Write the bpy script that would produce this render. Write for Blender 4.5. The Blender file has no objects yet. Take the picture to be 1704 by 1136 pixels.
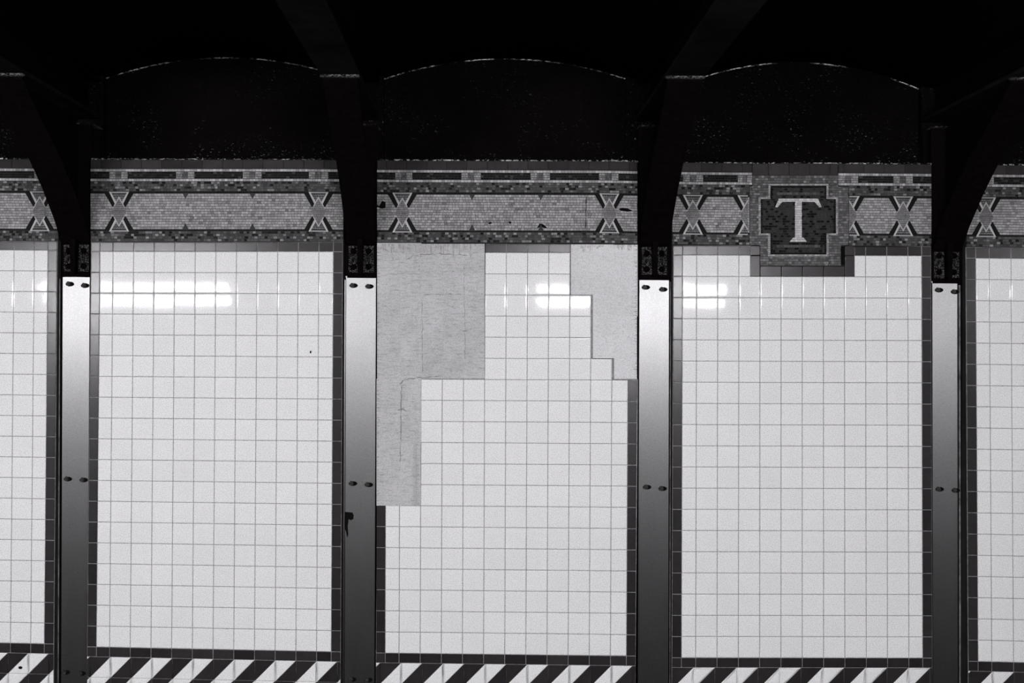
import bpy, bmesh, math, random
from mathutils import Vector, Matrix

random.seed(11)
C = bpy.context.scene.collection
# ------------------------------------------------------------------ survey
F, D, EYE, ROLL = 2200.0, 6.94, 2.70, 0.004      # lens in px, distance to wall, eye height, roll
CX, CY = 852.0, 568.0
CR, SR = math.cos(ROLL), math.sin(ROLL)
S = F / D                                        # px per metre on the wall face

def W(px, py, Y=0.0):
    """survey measurement (photo px) -> world point in the plane at depth Y"""
    dx, dy = px - CX, py - CY
    x, y = dx*CR + dy*SR, -dx*SR + dy*CR
    k = (D + Y) / F
    return Vector((x*k, Y, EYE - y*k))
def Zrel(h): return EYE + h

# ------------------------------------------------------------------ materials
def nodes(name):
    m = bpy.data.materials.new(name); m.use_nodes = True
    nt = m.node_tree
    b = nt.nodes['Principled BSDF']
    return m, nt, b
def N(nt, t, **kw):
    n = nt.nodes.new(t)
    for k, v in kw.items():
        if k in n.inputs.keys(): n.inputs[k].default_value = v
        else: setattr(n, k, v)
    return n
def g3(v, warm=0.0): return (v*(1+warm), v, v*(1+warm*0.3), 1)

def mat(name, col, rough=.6, spec=.3, metal=0.0, var=0.0, vscale=9.0, bump=0.0, bscale=60.0,
        tint=False, speck=0.0, specscale=420.0, warm=0.02, detail=5.0):
    m, nt, b = nodes(name)
    b.inputs['Roughness'].default_value = rough
    b.inputs['Specular IOR Level'].default_value = spec
    b.inputs['Metallic'].default_value = metal
    L = nt.links
    tc = N(nt, 'ShaderNodeTexCoord')
    fac = None
    if var:
        n = N(nt, 'ShaderNodeTexNoise', Scale=vscale, Detail=detail, Roughness=.65)
        L.new(tc.outputs['Object'], n.inputs['Vector'])
        mr = N(nt, 'ShaderNodeMapRange')
        mr.inputs['From Min'].default_value = .3; mr.inputs['From Max'].default_value = .7
        mr.inputs['To Min'].default_value = 1-var; mr.inputs['To Max'].default_value = 1+var
        L.new(n.outputs['Fac'], mr.inputs['Value']); fac = mr.outputs['Result']
    if speck:
        n2 = N(nt, 'ShaderNodeTexNoise', Scale=specscale, Detail=1.0, Roughness=.5)
        L.new(tc.outputs['Object'], n2.inputs['Vector'])
        mr2 = N(nt, 'ShaderNodeMapRange')
        mr2.inputs['From Min'].default_value = .30; mr2.inputs['From Max'].default_value = .50
        mr2.inputs['To Min'].default_value = 1-speck; mr2.inputs['To Max'].default_value = 1.0
        L.new(n2.outputs['Fac'], mr2.inputs['Value'])
        if fac is None: fac = mr2.outputs['Result']
        else:
            mm = N(nt, 'ShaderNodeMath', operation='MULTIPLY')
            L.new(fac, mm.inputs[0]); L.new(mr2.outputs['Result'], mm.inputs[1]); fac = mm.outputs[0]
    if tint:
        a = N(nt, 'ShaderNodeAttribute', attribute_name='tint')
        if fac is None: fac = a.outputs['Fac']
        else:
            mm = N(nt, 'ShaderNodeMath', operation='MULTIPLY')
            L.new(fac, mm.inputs[0]); L.new(a.outputs['Fac'], mm.inputs[1]); fac = mm.outputs[0]
    c = g3(col, warm)
    if fac is None: b.inputs['Base Color'].default_value = c
    else:
        sc = N(nt, 'ShaderNodeVectorMath', operation='SCALE')
        sc.inputs[0].default_value = c[:3]
        L.new(fac, sc.inputs['Scale']); L.new(sc.outputs['Vector'], b.inputs['Base Color'])
    if bump:
        n3 = N(nt, 'ShaderNodeTexNoise', Scale=bscale, Detail=6.0, Roughness=.6)
        L.new(tc.outputs['Object'], n3.inputs['Vector'])
        bp = N(nt, 'ShaderNodeBump', Strength=bump, Distance=.01)
        L.new(n3.outputs['Fac'], bp.inputs['Height']); L.new(bp.outputs['Normal'], b.inputs['Normal'])
    return m

M = {}
M['white_tile'] = mat('white_glazed_tile', .81, rough=.042, spec=.16, var=.02, vscale=3, speck=.5, specscale=300, tint=True, warm=0)
M['dark_tile']  = mat('dark_glazed_tile', .019, rough=.235, spec=.30, var=.15, vscale=20, tint=True, warm=.1)
M['cap_tile']   = mat('dull_cap_tile', .020, rough=.5, spec=.06, var=.2, vscale=20, tint=True, warm=.1)
M['grout']      = mat('grey_grout', .24, rough=.9, spec=.1, var=.45, vscale=40)
M['cream']      = mat('cream_tessera', .315, rough=.6, spec=.06, tint=True, speck=.35, specscale=300)
M['light']      = mat('light_tessera', .47, rough=.6, spec=.06, tint=True)
M['band']       = mat('brown_tessera', .062, rough=.6, spec=.06, tint=True)
M['dia']        = mat('grey_tessera', .12, rough=.6, spec=.06, tint=True)
M['dash']       = mat('black_tessera', .008, rough=.6, spec=.04, tint=True)
M['mortar']     = mat('mosaic_mortar', .035, rough=.95, spec=.0, var=.4, vscale=60)
M['concrete']   = mat('soot_concrete', .01, rough=.95, spec=.0, var=.3)
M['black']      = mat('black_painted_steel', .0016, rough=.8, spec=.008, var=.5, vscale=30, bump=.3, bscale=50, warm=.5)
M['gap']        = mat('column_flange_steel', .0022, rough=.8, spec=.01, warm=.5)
M['lip']        = mat('worn_plate_lip', .10, rough=.5, spec=.2, var=.8, vscale=14)
M['soffit']     = mat('sooty_beam_underside', .006, rough=.9, spec=.0, var=.5, vscale=5)
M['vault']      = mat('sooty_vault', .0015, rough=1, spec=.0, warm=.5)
M['bolt']       = mat('bolt_steel', .030, rough=.6, spec=.08, var=.5, vscale=120)
M['chip']       = mat('bare_dark_chip', .005, rough=.95, spec=.0)
M['floor']      = mat('platform_concrete', .12, rough=.9, spec=.05, var=.3)
M['ballast']    = mat('trackbed_concrete', .04, rough=.95, spec=.0, var=.5, vscale=20)
M['housing']    = mat('lamp_housing_enamel', .5, rough=.4)

# rough metal cover plate, brushed
def plate_mat():
    m, nt, b = nodes('painted_metal_cover_plate'); L = nt.links
    tc = N(nt, 'ShaderNodeTexCoord')
    mp = N(nt, 'ShaderNodeMapping'); mp.inputs['Scale'].default_value = (26, 26, 3)
    L.new(tc.outputs['Object'], mp.inputs['Vector'])
    n = N(nt, 'ShaderNodeTexNoise', Scale=1.0, Detail=8.0, Roughness=.7)
    L.new(mp.outputs['Vector'], n.inputs['Vector'])
    mr = N(nt, 'ShaderNodeMapRange')
    mr.inputs['From Min'].default_value = .3; mr.inputs['From Max'].default_value = .7
    mr.inputs['To Min'].default_value = .385; mr.inputs['To Max'].default_value = .42
    L.new(n.outputs['Fac'], mr.inputs['Value']); L.new(mr.outputs['Result'], b.inputs['Roughness'])
    sp = N(nt, 'ShaderNodeTexNoise', Scale=300.0, Detail=2.0)
    L.new(tc.outputs['Object'], sp.inputs['Vector'])
    mr2 = N(nt, 'ShaderNodeMapRange')
    mr2.inputs['From Min'].default_value = .3; mr2.inputs['From Max'].default_value = .7
    mr2.inputs['To Min'].default_value = .13; mr2.inputs['To Max'].default_value = .20
    L.new(sp.outputs['Fac'], mr2.inputs['Value'])
    L.new(mr2.outputs['Result'], b.inputs['Base Color'])
    b.inputs['Metallic'].default_value = 1.0
    b.inputs['Anisotropic'].default_value = .66
    tg = N(nt, 'ShaderNodeCombineXYZ'); tg.inputs[0].default_value = 1.0
    L.new(tg.outputs[0], b.inputs['Tangent'])
    b.inputs['Specular IOR Level'].default_value = .4
    return m
M['plate'] = plate_mat()

# crusty, glossy old black paint; pale flecks serve for flaking and for painted-in glints
def crust_mat(name, lo, hi, fleck, dens, base=.0018, patch=(.40, .62), rough=.35, zfade=None, spec=.03):
    m, nt, b = nodes(name); L = nt.links
    tc = N(nt, 'ShaderNodeTexCoord')
    mp = N(nt, 'ShaderNodeMapping'); mp.inputs['Scale'].default_value = (1, 1, 1.7)
    L.new(tc.outputs['Object'], mp.inputs['Vector'])
    n = N(nt, 'ShaderNodeTexNoise', Scale=dens, Detail=3.0, Roughness=.6)
    L.new(mp.outputs['Vector'], n.inputs['Vector'])
    big = N(nt, 'ShaderNodeTexNoise', Scale=5.0, Detail=3.0, Roughness=.6)
    L.new(tc.outputs['Object'], big.inputs['Vector'])
    mr = N(nt, 'ShaderNodeMapRange'); mr.inputs['From Min'].default_value = lo; mr.inputs['From Max'].default_value = hi
    L.new(n.outputs['Fac'], mr.inputs['Value'])
    mb = N(nt, 'ShaderNodeMapRange'); mb.inputs['From Min'].default_value = patch[0]; mb.inputs['From Max'].default_value = patch[1]
    L.new(big.outputs['Fac'], mb.inputs['Value'])
    mm = N(nt, 'ShaderNodeMath', operation='MULTIPLY')
    L.new(mr.outputs['Result'], mm.inputs[0]); L.new(mb.outputs['Result'], mm.inputs[1])
    out = mm.outputs[0]
    if zfade:                                     # painted glints are densest just above the ledge
        sep = N(nt, 'ShaderNodeSeparateXYZ'); L.new(tc.outputs['Object'], sep.inputs[0])
        mz = N(nt, 'ShaderNodeMapRange')
        mz.inputs['From Min'].default_value = zfade[0]; mz.inputs['From Max'].default_value = zfade[1]
        mz.inputs['To Min'].default_value = 1; mz.inputs['To Max'].default_value = .25
        L.new(sep.outputs['Z'], mz.inputs['Value'])
        m3 = N(nt, 'ShaderNodeMath', operation='MULTIPLY')
        L.new(out, m3.inputs[0]); L.new(mz.outputs['Result'], m3.inputs[1]); out = m3.outputs[0]
    mx = N(nt, 'ShaderNodeMix', data_type='RGBA')
    mx.inputs[6].default_value = g3(base, .4); mx.inputs[7].default_value = g3(fleck)
    L.new(out, mx.inputs[0]); L.new(mx.outputs[2], b.inputs['Base Color'])
    b.inputs['Roughness'].default_value = rough; b.inputs['Specular IOR Level'].default_value = spec
    bn = N(nt, 'ShaderNodeTexNoise', Scale=dens*.5, Detail=6.0, Roughness=.65)
    L.new(tc.outputs['Object'], bn.inputs['Vector'])
    bp = N(nt, 'ShaderNodeBump', Strength=.9, Distance=.02)
    L.new(bn.outputs['Fac'], bp.inputs['Height']); L.new(bp.outputs['Normal'], b.inputs['Normal'])
    return m
M['lunette'] = crust_mat('glint_flecked_lunette', .64, .72, .45, 75, patch=(.45, .62), zfade=(Zrel(.92), Zrel(1.25)))  # pale flecks are glints put into the colour
M['crust'] = crust_mat('crusty_steel', .50, .66, .25, 170, base=.002, patch=(.25, .5), rough=.4, spec=.05)
M['ledge'] = crust_mat('flaking_ledge', .50, .62, .6, 60, patch=(.35, .6))
M['arch_highlight'] = crust_mat('painted_arch_highlight', .44, .56, .8, 60, base=.003, patch=(.44, .58), rough=.8)  # pale line painted in for the lit edge of each arch
M['edge'] = crust_mat('lit_plate_edge', .44, .62, .16, 80, base=.003, patch=(.4, .6), rough=.7)  # plate edges that catch the light, brightness put into the colour

# bare setting bed: pale, trowelled, with ghosts of the old tile joints
def patch_mat(name, base, var, stain):
    m, nt, b = nodes(name); L = nt.links
    tc = N(nt, 'ShaderNodeTexCoord')
    mp = N(nt, 'ShaderNodeMapping'); mp.inputs['Scale'].default_value = (.5, 1, 3.2)
    L.new(tc.outputs['Object'], mp.inputs['Vector'])
    a = N(nt, 'ShaderNodeTexNoise', Scale=3.2, Detail=6.0, Roughness=.7)
    L.new(tc.outputs['Object'], a.inputs['Vector'])
    s = N(nt, 'ShaderNodeTexNoise', Scale=34.0, Detail=5.0, Roughness=.75)
    L.new(mp.outputs['Vector'], s.inputs['Vector'])
    sp = N(nt, 'ShaderNodeTexNoise', Scale=330.0, Detail=1.0)
    L.new(tc.outputs['Object'], sp.inputs['Vector'])
    def rng(o, f0, f1, t0, t1):
        r = N(nt, 'ShaderNodeMapRange')
        r.inputs['From Min'].default_value = f0; r.inputs['From Max'].default_value = f1
        r.inputs['To Min'].default_value = t0; r.inputs['To Max'].default_value = t1
        L.new(o, r.inputs['Value']); return r.outputs['Result']
    def mul(x, y):
        q = N(nt, 'ShaderNodeMath', operation='MULTIPLY'); L.new(x, q.inputs[0]); L.new(y, q.inputs[1]); return q.outputs[0]
    f = mul(rng(a.outputs['Fac'], .3, .7, 1-var, 1+var), rng(s.outputs['Fac'], .30, .50, 1-stain, 1))
    f = mul(f, rng(sp.outputs['Fac'], .28, .5, .62, 1))
    at = N(nt, 'ShaderNodeAttribute', attribute_name='tint'); f = mul(f, at.outputs['Fac'])
    sc = N(nt, 'ShaderNodeVectorMath', operation='SCALE'); sc.inputs[0].default_value = (base, base, base*1.01)
    L.new(f, sc.inputs['Scale']); L.new(sc.outputs['Vector'], b.inputs['Base Color'])
    b.inputs['Roughness'].default_value = .85; b.inputs['Specular IOR Level'].default_value = .15
    bp = N(nt, 'ShaderNodeBump', Strength=.35, Distance=.004)
    L.new(s.outputs['Fac'], bp.inputs['Height']); L.new(bp.outputs['Normal'], b.inputs['Normal'])
    return m
M['patch'] = patch_mat('bare_setting_bed', .50, .14, .38)
M['patch_pale'] = patch_mat('pale_setting_bed', .65, .05, .12)

def emit_mat(name, strength):
    m, nt, b = nodes(name)
    b.inputs['Base Color'].default_value = (.9, .9, .9, 1)
    b.inputs['Emission Color'].default_value = (1, .985, 1.02, 1)
    b.inputs['Emission Strength'].default_value = strength
    return m
M['unlit_tube'] = mat('unlit_tube_glass', .7, rough=.3)  # unlit tube added to the rightmost lamp to dim that end of the wall
M['tube'] = emit_mat('fluorescent_tube_glow', 315.0)

# ------------------------------------------------------------------ mesh helpers
class MB:
    """collects shapes for ONE mesh object"""
    def __init__(s): s.v, s.f, s.m, s.t, s.mats = [], [], [], [], []; s.sm = set()
    def mi(s, k):
        if k not in s.mats: s.mats.append(k)
        return s.mats.index(k)
    def face(s, pts, m, tint=1.0):
        i = len(s.v); s.v += [tuple(p) for p in pts]
        s.f.append(tuple(range(i, i+len(pts)))); s.m.append(s.mi(m)); s.t.append(tint)
    def box(s, a, b, m, tint=1.0):
        x0, y0, z0 = [min(p, q) for p, q in zip(a, b)]; x1, y1, z1 = [max(p, q) for p, q in zip(a, b)]
        P = [Vector(p) for p in ((x0,y0,z0),(x1,y0,z0),(x1,y1,z0),(x0,y1,z0),(x0,y0,z1),(x1,y0,z1),(x1,y1,z1),(x0,y1,z1))]
        s.hexa(P, m, tint)
    def hexa(s, P, m, tint=1.0):
        i = len(s.v); s.v += [tuple(p) for p in P]
        for q in ((3,2,1,0),(4,5,6,7),(0,1,5,4),(1,2,6,5),(2,3,7,6),(3,0,4,7)):
            s.f.append(tuple(i+k for k in q)); s.m.append(s.mi(m)); s.t.append(tint)
    def prism(s, front, back, m, tint=1.0, side=None):
        """front, back: matching loops, front counter-clockwise as seen from the camera"""
        n = len(front); i = len(s.v); s.v += [tuple(p) for p in front] + [tuple(p) for p in back]
        k = s.mi(m); ks = s.mi(side) if side else k
        s.f.append(tuple(i+j for j in range(n))); s.m.append(k); s.t.append(tint)
        s.f.append(tuple(i+n+j for j in reversed(range(n)))); s.m.append(ks); s.t.append(tint)
        for j in range(n):
            q = (j+1) % n
            s.f.append((i+j, i+n+j, i+n+q, i+q)); s.m.append(ks); s.t.append(tint)
    def poly(s, pts, Y0, Y1, m, tint=1.0, side=None):
        """photo-surveyed outline on the wall, raised from Y1 to Y0"""
        P = ccw(pts)
        s.prism([W(x, y).xz_at(Y0) if 0 else at(x, y, Y0) for x, y in P], [at(x, y, Y1) for x, y in P], m, tint, side)
    def build(s, name, parent=None, smooth=False):
        me = bpy.data.meshes.new(name)
        o0 = Vector((0, 0, 0))
        q_ = parent
        while q_ is not None: o0 = o0+q_.location; q_ = q_.parent
        me.from_pydata([tuple(Vector(p)-o0) for p in s.v], [], s.f)
        for k in s.mats: me.materials.append(M[k])
        me.polygons.foreach_set('material_index', s.m)
        at_ = me.attributes.new('tint', 'FLOAT', 'FACE'); at_.data.foreach_set('value', s.t)
        if smooth: me.polygons.foreach_set('use_smooth', [True]*len(s.f))
        for q_ in s.sm: me.polygons[q_].use_smooth = True
        me.update()
        o = bpy.data.objects.new(name, me); C.objects.link(o)
        if parent is not None: o.parent = parent
        return o
def at(x, y, Y):                                  # wall-face survey point pushed to depth Y (parallel, no perspective)
    p = W(x, y); return Vector((p.x, Y, p.z))
def ccw(pts):
    a = sum(pts[i][0]*pts[(i+1) % len(pts)][1]-pts[(i+1) % len(pts)][0]*pts[i][1] for i in range(len(pts)))
    return list(pts) if a < 0 else list(reversed(pts))    # y grows downward
def clip(sub, cl):
    """convex clip in px"""
    cl = ccw(cl); out = list(sub)
    for i in range(len(cl)):
        a, b = cl[i], cl[(i+1) % len(cl)]
        ins = lambda p: (b[0]-a[0])*(p[1]-a[1])-(b[1]-a[1])*(p[0]-a[0]) <= 1e-9
        src, out = out, []
        for j in range(len(src)):
            p, q = src[j-1], src[j]
            ip, iq = ins(p), ins(q)
            if ip != iq:
                d1 = (b[0]-a[0])*(p[1]-a[1])-(b[1]-a[1])*(p[0]-a[0]); d2 = (b[0]-a[0])*(q[1]-a[1])-(b[1]-a[1])*(q[0]-a[0])
                t = d1/(d1-d2); out.append((p[0]+t*(q[0]-p[0]), p[1]+t*(q[1]-p[1])))
            if iq: out.append(q)
        if len(out) < 3: return []
    return out
def area(p): return abs(sum(p[i][0]*p[(i+1) % len(p)][1]-p[(i+1) % len(p)][0]*p[i][1] for i in range(len(p))))/2

def thing(name, label, cat, loc=(0, 0, 0), group=None):
    o = bpy.data.objects.new(name, None); C.objects.link(o); o.location = loc; o.empty_display_size = .1
    o['label'] = label; o['category'] = cat
    if group: o['group'] = group
    return o
def tag(o, label, cat, group=None):
    o['label'] = label; o['category'] = cat
    if group: o['group'] = group
    return o
def struct(o): o['kind'] = 'structure'; return o

# ------------------------------------------------------------------ tile bays (survey)
TILE_Y, GROUT_Y = 0.0, 0.0022
def lerp(a, b, t): return a+(b-a)*t
class Bay:
    """white field corners (px), vertical joints along the top edge, border widths (px)"""
    def __init__(s, TL, TR, BR, BL, joints, bl, br, bt, bb, rows=19):
        s.c = (TL, TR, BR, BL); s.rows = rows
        xl, xr = TL[0], TR[0]
        s.u = [0.0]+[(x-xl)/(xr-xl) for x in joints]+[1.0]
        w, h = xr-xl, BL[1]-TL[1]
        s.uL, s.uR, s.vT, s.vB = -bl/w, 1+br/w, -bt/h, 1+bb/h
        s.v = [i/rows for i in range(rows+1)]
    def P(s, u, v):
        TL, TR, BR, BL = s.c
        return (lerp(lerp(TL[0], TR[0], u), lerp(BL[0], BR[0], u), v), lerp(lerp(TL[1], TR[1], u), lerp(BL[1], BR[1], u), v))
def tile(mb, q, m, tint=1.0, grout=.45, bev=.55):
    """q: px loop TL TR BR BL (or any convex); a bevelled glazed tile"""
    q = ccw(q); n = len(q)
    cx = sum(p[0] for p in q)/n; cy = sum(p[1] for p in q)/n
    def inset(d):
        out = []
        for i in range(n):
            a, b, c = q[i-1], q[i], q[(i+1) % n]
            e1 = (b[0]-a[0], b[1]-a[1]); e2 = (c[0]-b[0], c[1]-b[1])
            l1 = math.hypot(*e1) or 1; l2 = math.hypot(*e2) or 1
            n1 = (-e1[1]/l1, e1[0]/l1); n2 = (-e2[1]/l2, e2[0]/l2)
            if (cx-b[0])*n1[0]+(cy-b[1])*n1[1] < 0: n1 = (-n1[0], -n1[1])
            if (cx-b[0])*n2[0]+(cy-b[1])*n2[1] < 0: n2 = (-n2[0], -n2[1])
            k = 1+n1[0]*n2[0]+n1[1]*n2[1]
            k = max(k, .3)
            out.append((b[0]+d*(n1[0]+n2[0])/k, b[1]+d*(n1[1]+n2[1])/k))
        return out
    so = 1.0 if m == 'white_tile' else .22; bev = bev if so == 1 else bev*.7
    rings = [(inset(grout+bev+1.5*so), TILE_Y, True), (inset(grout+bev+.7*so), TILE_Y+.00011*so, True), (inset(grout+bev), TILE_Y+.0004*so, True), (inset(grout), TILE_Y+.0011, False), (inset(grout), GROUT_Y+.001, False)]
    jx, jz = random.gauss(0, .0007), random.gauss(0, .0004)
    def fine(pts):                                 # extra points beside each corner keep the long edges evenly rounded
        out = []
        for a, b in zip(pts, pts[1:]+pts[:1]):
            l = math.hypot(b[0]-a[0], b[1]-a[1]) or 1; d = min(2.2/l, .3)
            out += [a, (lerp(a[0], b[0], d), lerp(a[1], b[1], d)), (lerp(b[0], a[0], d), lerp(b[1], a[1], d))]
        return out
    rings = [(fine(p_), Y_, t_) for p_, Y_, t_ in rings]; n = len(rings[0][0])
    i = len(mb.v); k = mb.mi(m)
    for pts, Y, tilt in rings:
        for x, y in pts:
            p = at(x, y, Y)
            if tilt: p.y += (x-cx)/S*jx+(y-cy)/S*jz
            mb.v.append(tuple(p))
    mb.f.append(tuple(i+j for j in range(n))); mb.m.append(k); mb.t.append(tint)
    for q_ in range(4):
        for j in range(n):
            r = (j+1) % n
            if q_ < 3: mb.sm.add(len(mb.f))
            mb.f.append((i+q_*n+j, i+q_*n+n+j, i+q_*n+n+r, i+q_*n+r)); mb.m.append(k); mb.t.append(tint)

def J(x0, step, lo, hi):
    out = []; x = x0
    while x > lo+3: x -= step
    while x < hi-3:
        if x > lo+3: out.append(x)
        x += step
    return out
bays = {
 'A': Bay((-316, 413.9), (79.5, 416.3), (73.5, 1070.8), (-323, 1062.2), J(57, 33.6, -316, 79.5), 16, 15.6, 14.5, 16.4),
 'B': Bay((166.4, 418.4), (554.6, 418.6), (551.0, 1084.0), (160.3, 1076.0), J(188.1, 34.24, 166.4, 554.6), 15.2, 15.6, 15.6, 16.4),
 'C': Bay((643.0, 420.0), (1046.0, 420.6), (1042.4, 1091.0), (641.0, 1086.2), J(701.4, 35.32, 643, 1046), 15.4, 15.4, 15.0, 16.4),
 'D': Bay((1136.0, 424.3), (1533.6, 425.6), (1535.6, 1094.6), (1134.0, 1094.0), J(1159.5, 35.13, 1136, 1533.6), 15.8, 15.8, 15.6, 16.4),
 'E': Bay((1623.8, 429.4), (2030, 433.3), (2036, 1109.6), (1627.8, 1100.2), J(1646.5, 36.0, 1623.8, 2030), 16.2, 16, 18, 16.4),
}
patchL = [(627, 403.5), (807, 405), (807, 630.5), (701.2, 630.5), (700.6, 841.5), (626, 841.5)]
patchR = [(949.5, 406), (1061.5, 406.5), (1060.5, 631), (1021.3, 631), (1021.3, 596.5), (986, 596.5), (986, 490.8), (949.5, 490.8)]
CUT = (1248.6, 1422.0)                            # plaque notch in bay D
labels_panel = {
 'A': 'white tile panel with dark border cut off by the left edge of the photo',
 'B': 'unbroken white tile panel with dark border between the two left columns',
 'C': 'white tile panel with patches of missing tiles in both upper corners',
 'D': 'white tile panel notched under the letter T plaque',
 'E': 'narrow strip of white tile panel at the right edge of the photo',
}
def inpoly(p, poly):
    r = False
    for i in range(len(poly)):
        a, b = poly[i-1], poly[i]
        if (a[1] > p[1]) != (b[1] > p[1]) and p[0] < (b[0]-a[0])*(p[1]-a[1])/(b[1]-a[1])+a[0]: r = not r
    return r
frieze_bottom = {}
for key, bay in bays.items():
    root = thing('tile_panel', labels_panel[key], 'wall tiles', at(*bay.P(.5, 1), 0), 'tile panels between the columns')
    white, dark, dark2, gr = MB(), MB(), MB(), MB()
    us = [bay.uL]+bay.u+[bay.uR]; vs = [bay.vT]+bay.v+[bay.vB]
    for i in range(len(us)-1):
        for j in range(len(vs)-1):
            q = [bay.P(us[i], vs[j]), bay.P(us[i+1], vs[j]), bay.P(us[i+1], vs[j+1]), bay.P(us[i], vs[j+1])]
            c = (sum(p[0] for p in q)/4, sum(p[1] for p in q)/4)
            border = i == 0 or i == len(us)-2 or j == 0 or j == len(vs)-2
            if key == 'C' and (inpoly(c, patchL) or inpoly(c, patchR)): continue
            if key == 'C' and j == 1 and 940 < c[0] < 950: continue
            tgt, m = ((dark2 if key == 'C' and (j == 0 and c[0] < 952) else dark), 'dark_tile') if border else (white, 'white_tile')
            tint = random.uniform(.75, 1.3) if border else random.uniform(.965, 1.0)
            if key == 'D' and j <= 1:
                for a, b in ((-9e3, CUT[0]), (CUT[1], 9e3)):
                    k = clip(q, [(a, 0), (b, 0), (b, 2000), (a, 2000)])
                    if k and area(k) > 12: tile(tgt, k, m, tint)
                continue
            tile(tgt, q, m, tint)
    if key == 'D':                                 # dark tiles stepping round the plaque
        a, b = CUT; y0, y1, y2 = 408.5, 442.3, 460.2
        for r in ((a, 408.5, 1265, 425), (a, 425, 1265, y2), (1406, 408.5, b, 425), (1406, 425, b, y2)):
            tile(dark, [(r[0], r[1]), (r[2], r[1]), (r[2], r[3]), (r[0], r[3])], 'dark_tile', random.uniform(.8, 1.2))
        xs = [1265, 1300.5, 1335.6, 1370.8, 1406]
        for p, n_ in zip(xs, xs[1:]):
            tile(dark, [(p, y1), (n_, y1), (n_, y2), (p, y2)], 'dark_tile', random.uniform(.8, 1.2))
    q = [bay.P(bay.uL, bay.vT), bay.P(bay.uR, bay.vT), bay.P(bay.uR, bay.vB), bay.P(bay.uL, bay.vB)]
    if key == 'D':
        gr.poly([q[0], (1249, q[0][1]), (1249, 460), (1422, 460), (1422, q[1][1]+.6), q[1], q[2], q[3]], GROUT_Y, .012, 'grout')
    elif key == 'C':
        gr.poly([(808, q[0][1]+.4), (949.3, q[0][1]+.8), (949.3, 491), (986, 491), (986, 597), (1021, 597), (1021, 631), (q[1][0], 631),
                 q[2], q[3], (q[0][0]-.6, 841.5), (701, 841.5), (701, 630.5), (808, 630.5)], GROUT_Y, .012, 'grout')
    else: gr.poly(q, GROUT_Y, .012, 'grout')
    white.build('white_tiles', root)
    dark.build('border_tiles', root)['label'] = 'dark glazed border tiles'
    if dark2.v: dark2.build('border_tiles', root)['label'] = 'short run of dark border tiles between the bare patches'
    gr.build('grout_bed', root)
    for kk, sx, sy, sr in (('B', 517, 585.5, 2.2),):
        if kk == key:
            mb = MB(); mb.poly([(sx+sr*.7*math.cos(a)*random.uniform(.7, 1.2), sy+sr*1.2*math.sin(a)) for a in [i_*math.pi/4 for i_ in range(8)]], -.0006, .0006, 'chip'); mb.build('dark_speck', root)

# ------------------------------------------------------------------ diagonal warning stripes
stripes = {  # first white x at top edge, period, white width
 'A': (47, 68.0, 34), 'B': (184.0, 68.6, 34), 'C': (667.5, 70.0, 35), 'D': (1154, 71.6, 36), 'E': (1652, 72.5, 36)}
lab_str = {
 'A': 'diagonal black and white stripes at bottom left corner of the photo',
 'B': 'diagonal black and white stripes under the unbroken tile panel',
 'C': 'diagonal black and white stripes under the panel with missing tiles',
 'D': 'diagonal black and white stripes under the letter T panel',
 'E': 'diagonal black and white stripes at bottom right corner of the photo'}
for key, bay in bays.items():
    x0, per, wd = stripes[key]
    L0, R0 = bay.P(bay.uL, bay.vB), bay.P(bay.uR, bay.vB)
    mb = MB(); tp = per/2
    # tile cells: two rows of square tiles, each cut on the diagonal
    ytop = lambda x: lerp(L0[1], R0[1], (x-L0[0])/(R0[0]-L0[0]))
    lo, hi = L0[0], R0[0]
    x = x0
    while x > lo: x -= tp
    cells = []
    while x < hi:
        for r in range(2):
            a, b = max(x, lo), min(x+tp, hi)
            if b-a > 2: cells.append((a, b, r))
        x += tp
    for a, b, r in cells:
        h = tp
        q = [(a, ytop(a)+r*h), (b, ytop(b)+r*h), (b, ytop(b)+(r+1)*h), (a, ytop(a)+(r+1)*h)]
        # a stripe runs down-left at 45 degrees: white where (x + depth - x0) mod per < wd
        k0 = math.floor((a-x0)/per)-3
        for k in range(k0, k0+8):
            for m, s0, s1 in (('white_tile', 0, wd), ('dark_tile', wd, per)):
                xs0, xs1 = x0+k*per+s0, x0+k*per+s1
                yb = ytop((a+b)/2)
                par = [(xs0+0, yb-5+0), (xs1, yb-5), (xs1-160, yb+155), (xs0-160, yb+155)]
                par = [(p[0]+5 if p[1] < yb else p[0]+5, p[1]) for p in par]
                c = clip(q, par)
                if c and area(c) > 6: tile(mb, c, m, random.uniform(.85, 1.15) if m == 'dark_tile' else 1.0, grout=.22, bev=.35)
    o = mb.build('warning_stripes'); tag(o, lab_str[key], 'warning stripes', 'striped bands along the wall foot')
    if key == 'A':
        mb2 = MB(); mb2.poly([(34+3.6*math.cos(a), 1110.5+2.6*math.sin(a)) for a in [i_*math.pi/4 for i_ in range(8)]], -.0006, .0006, 'chip'); mb2.build('dark_speck', o)
    g = MB(); g.poly([L0, R0, (R0[0], R0[1]+2*tp), (L0[0], L0[1]+2*tp)], GROUT_Y, .012, 'grout')
    g.build('grout_bed', o)

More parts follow.
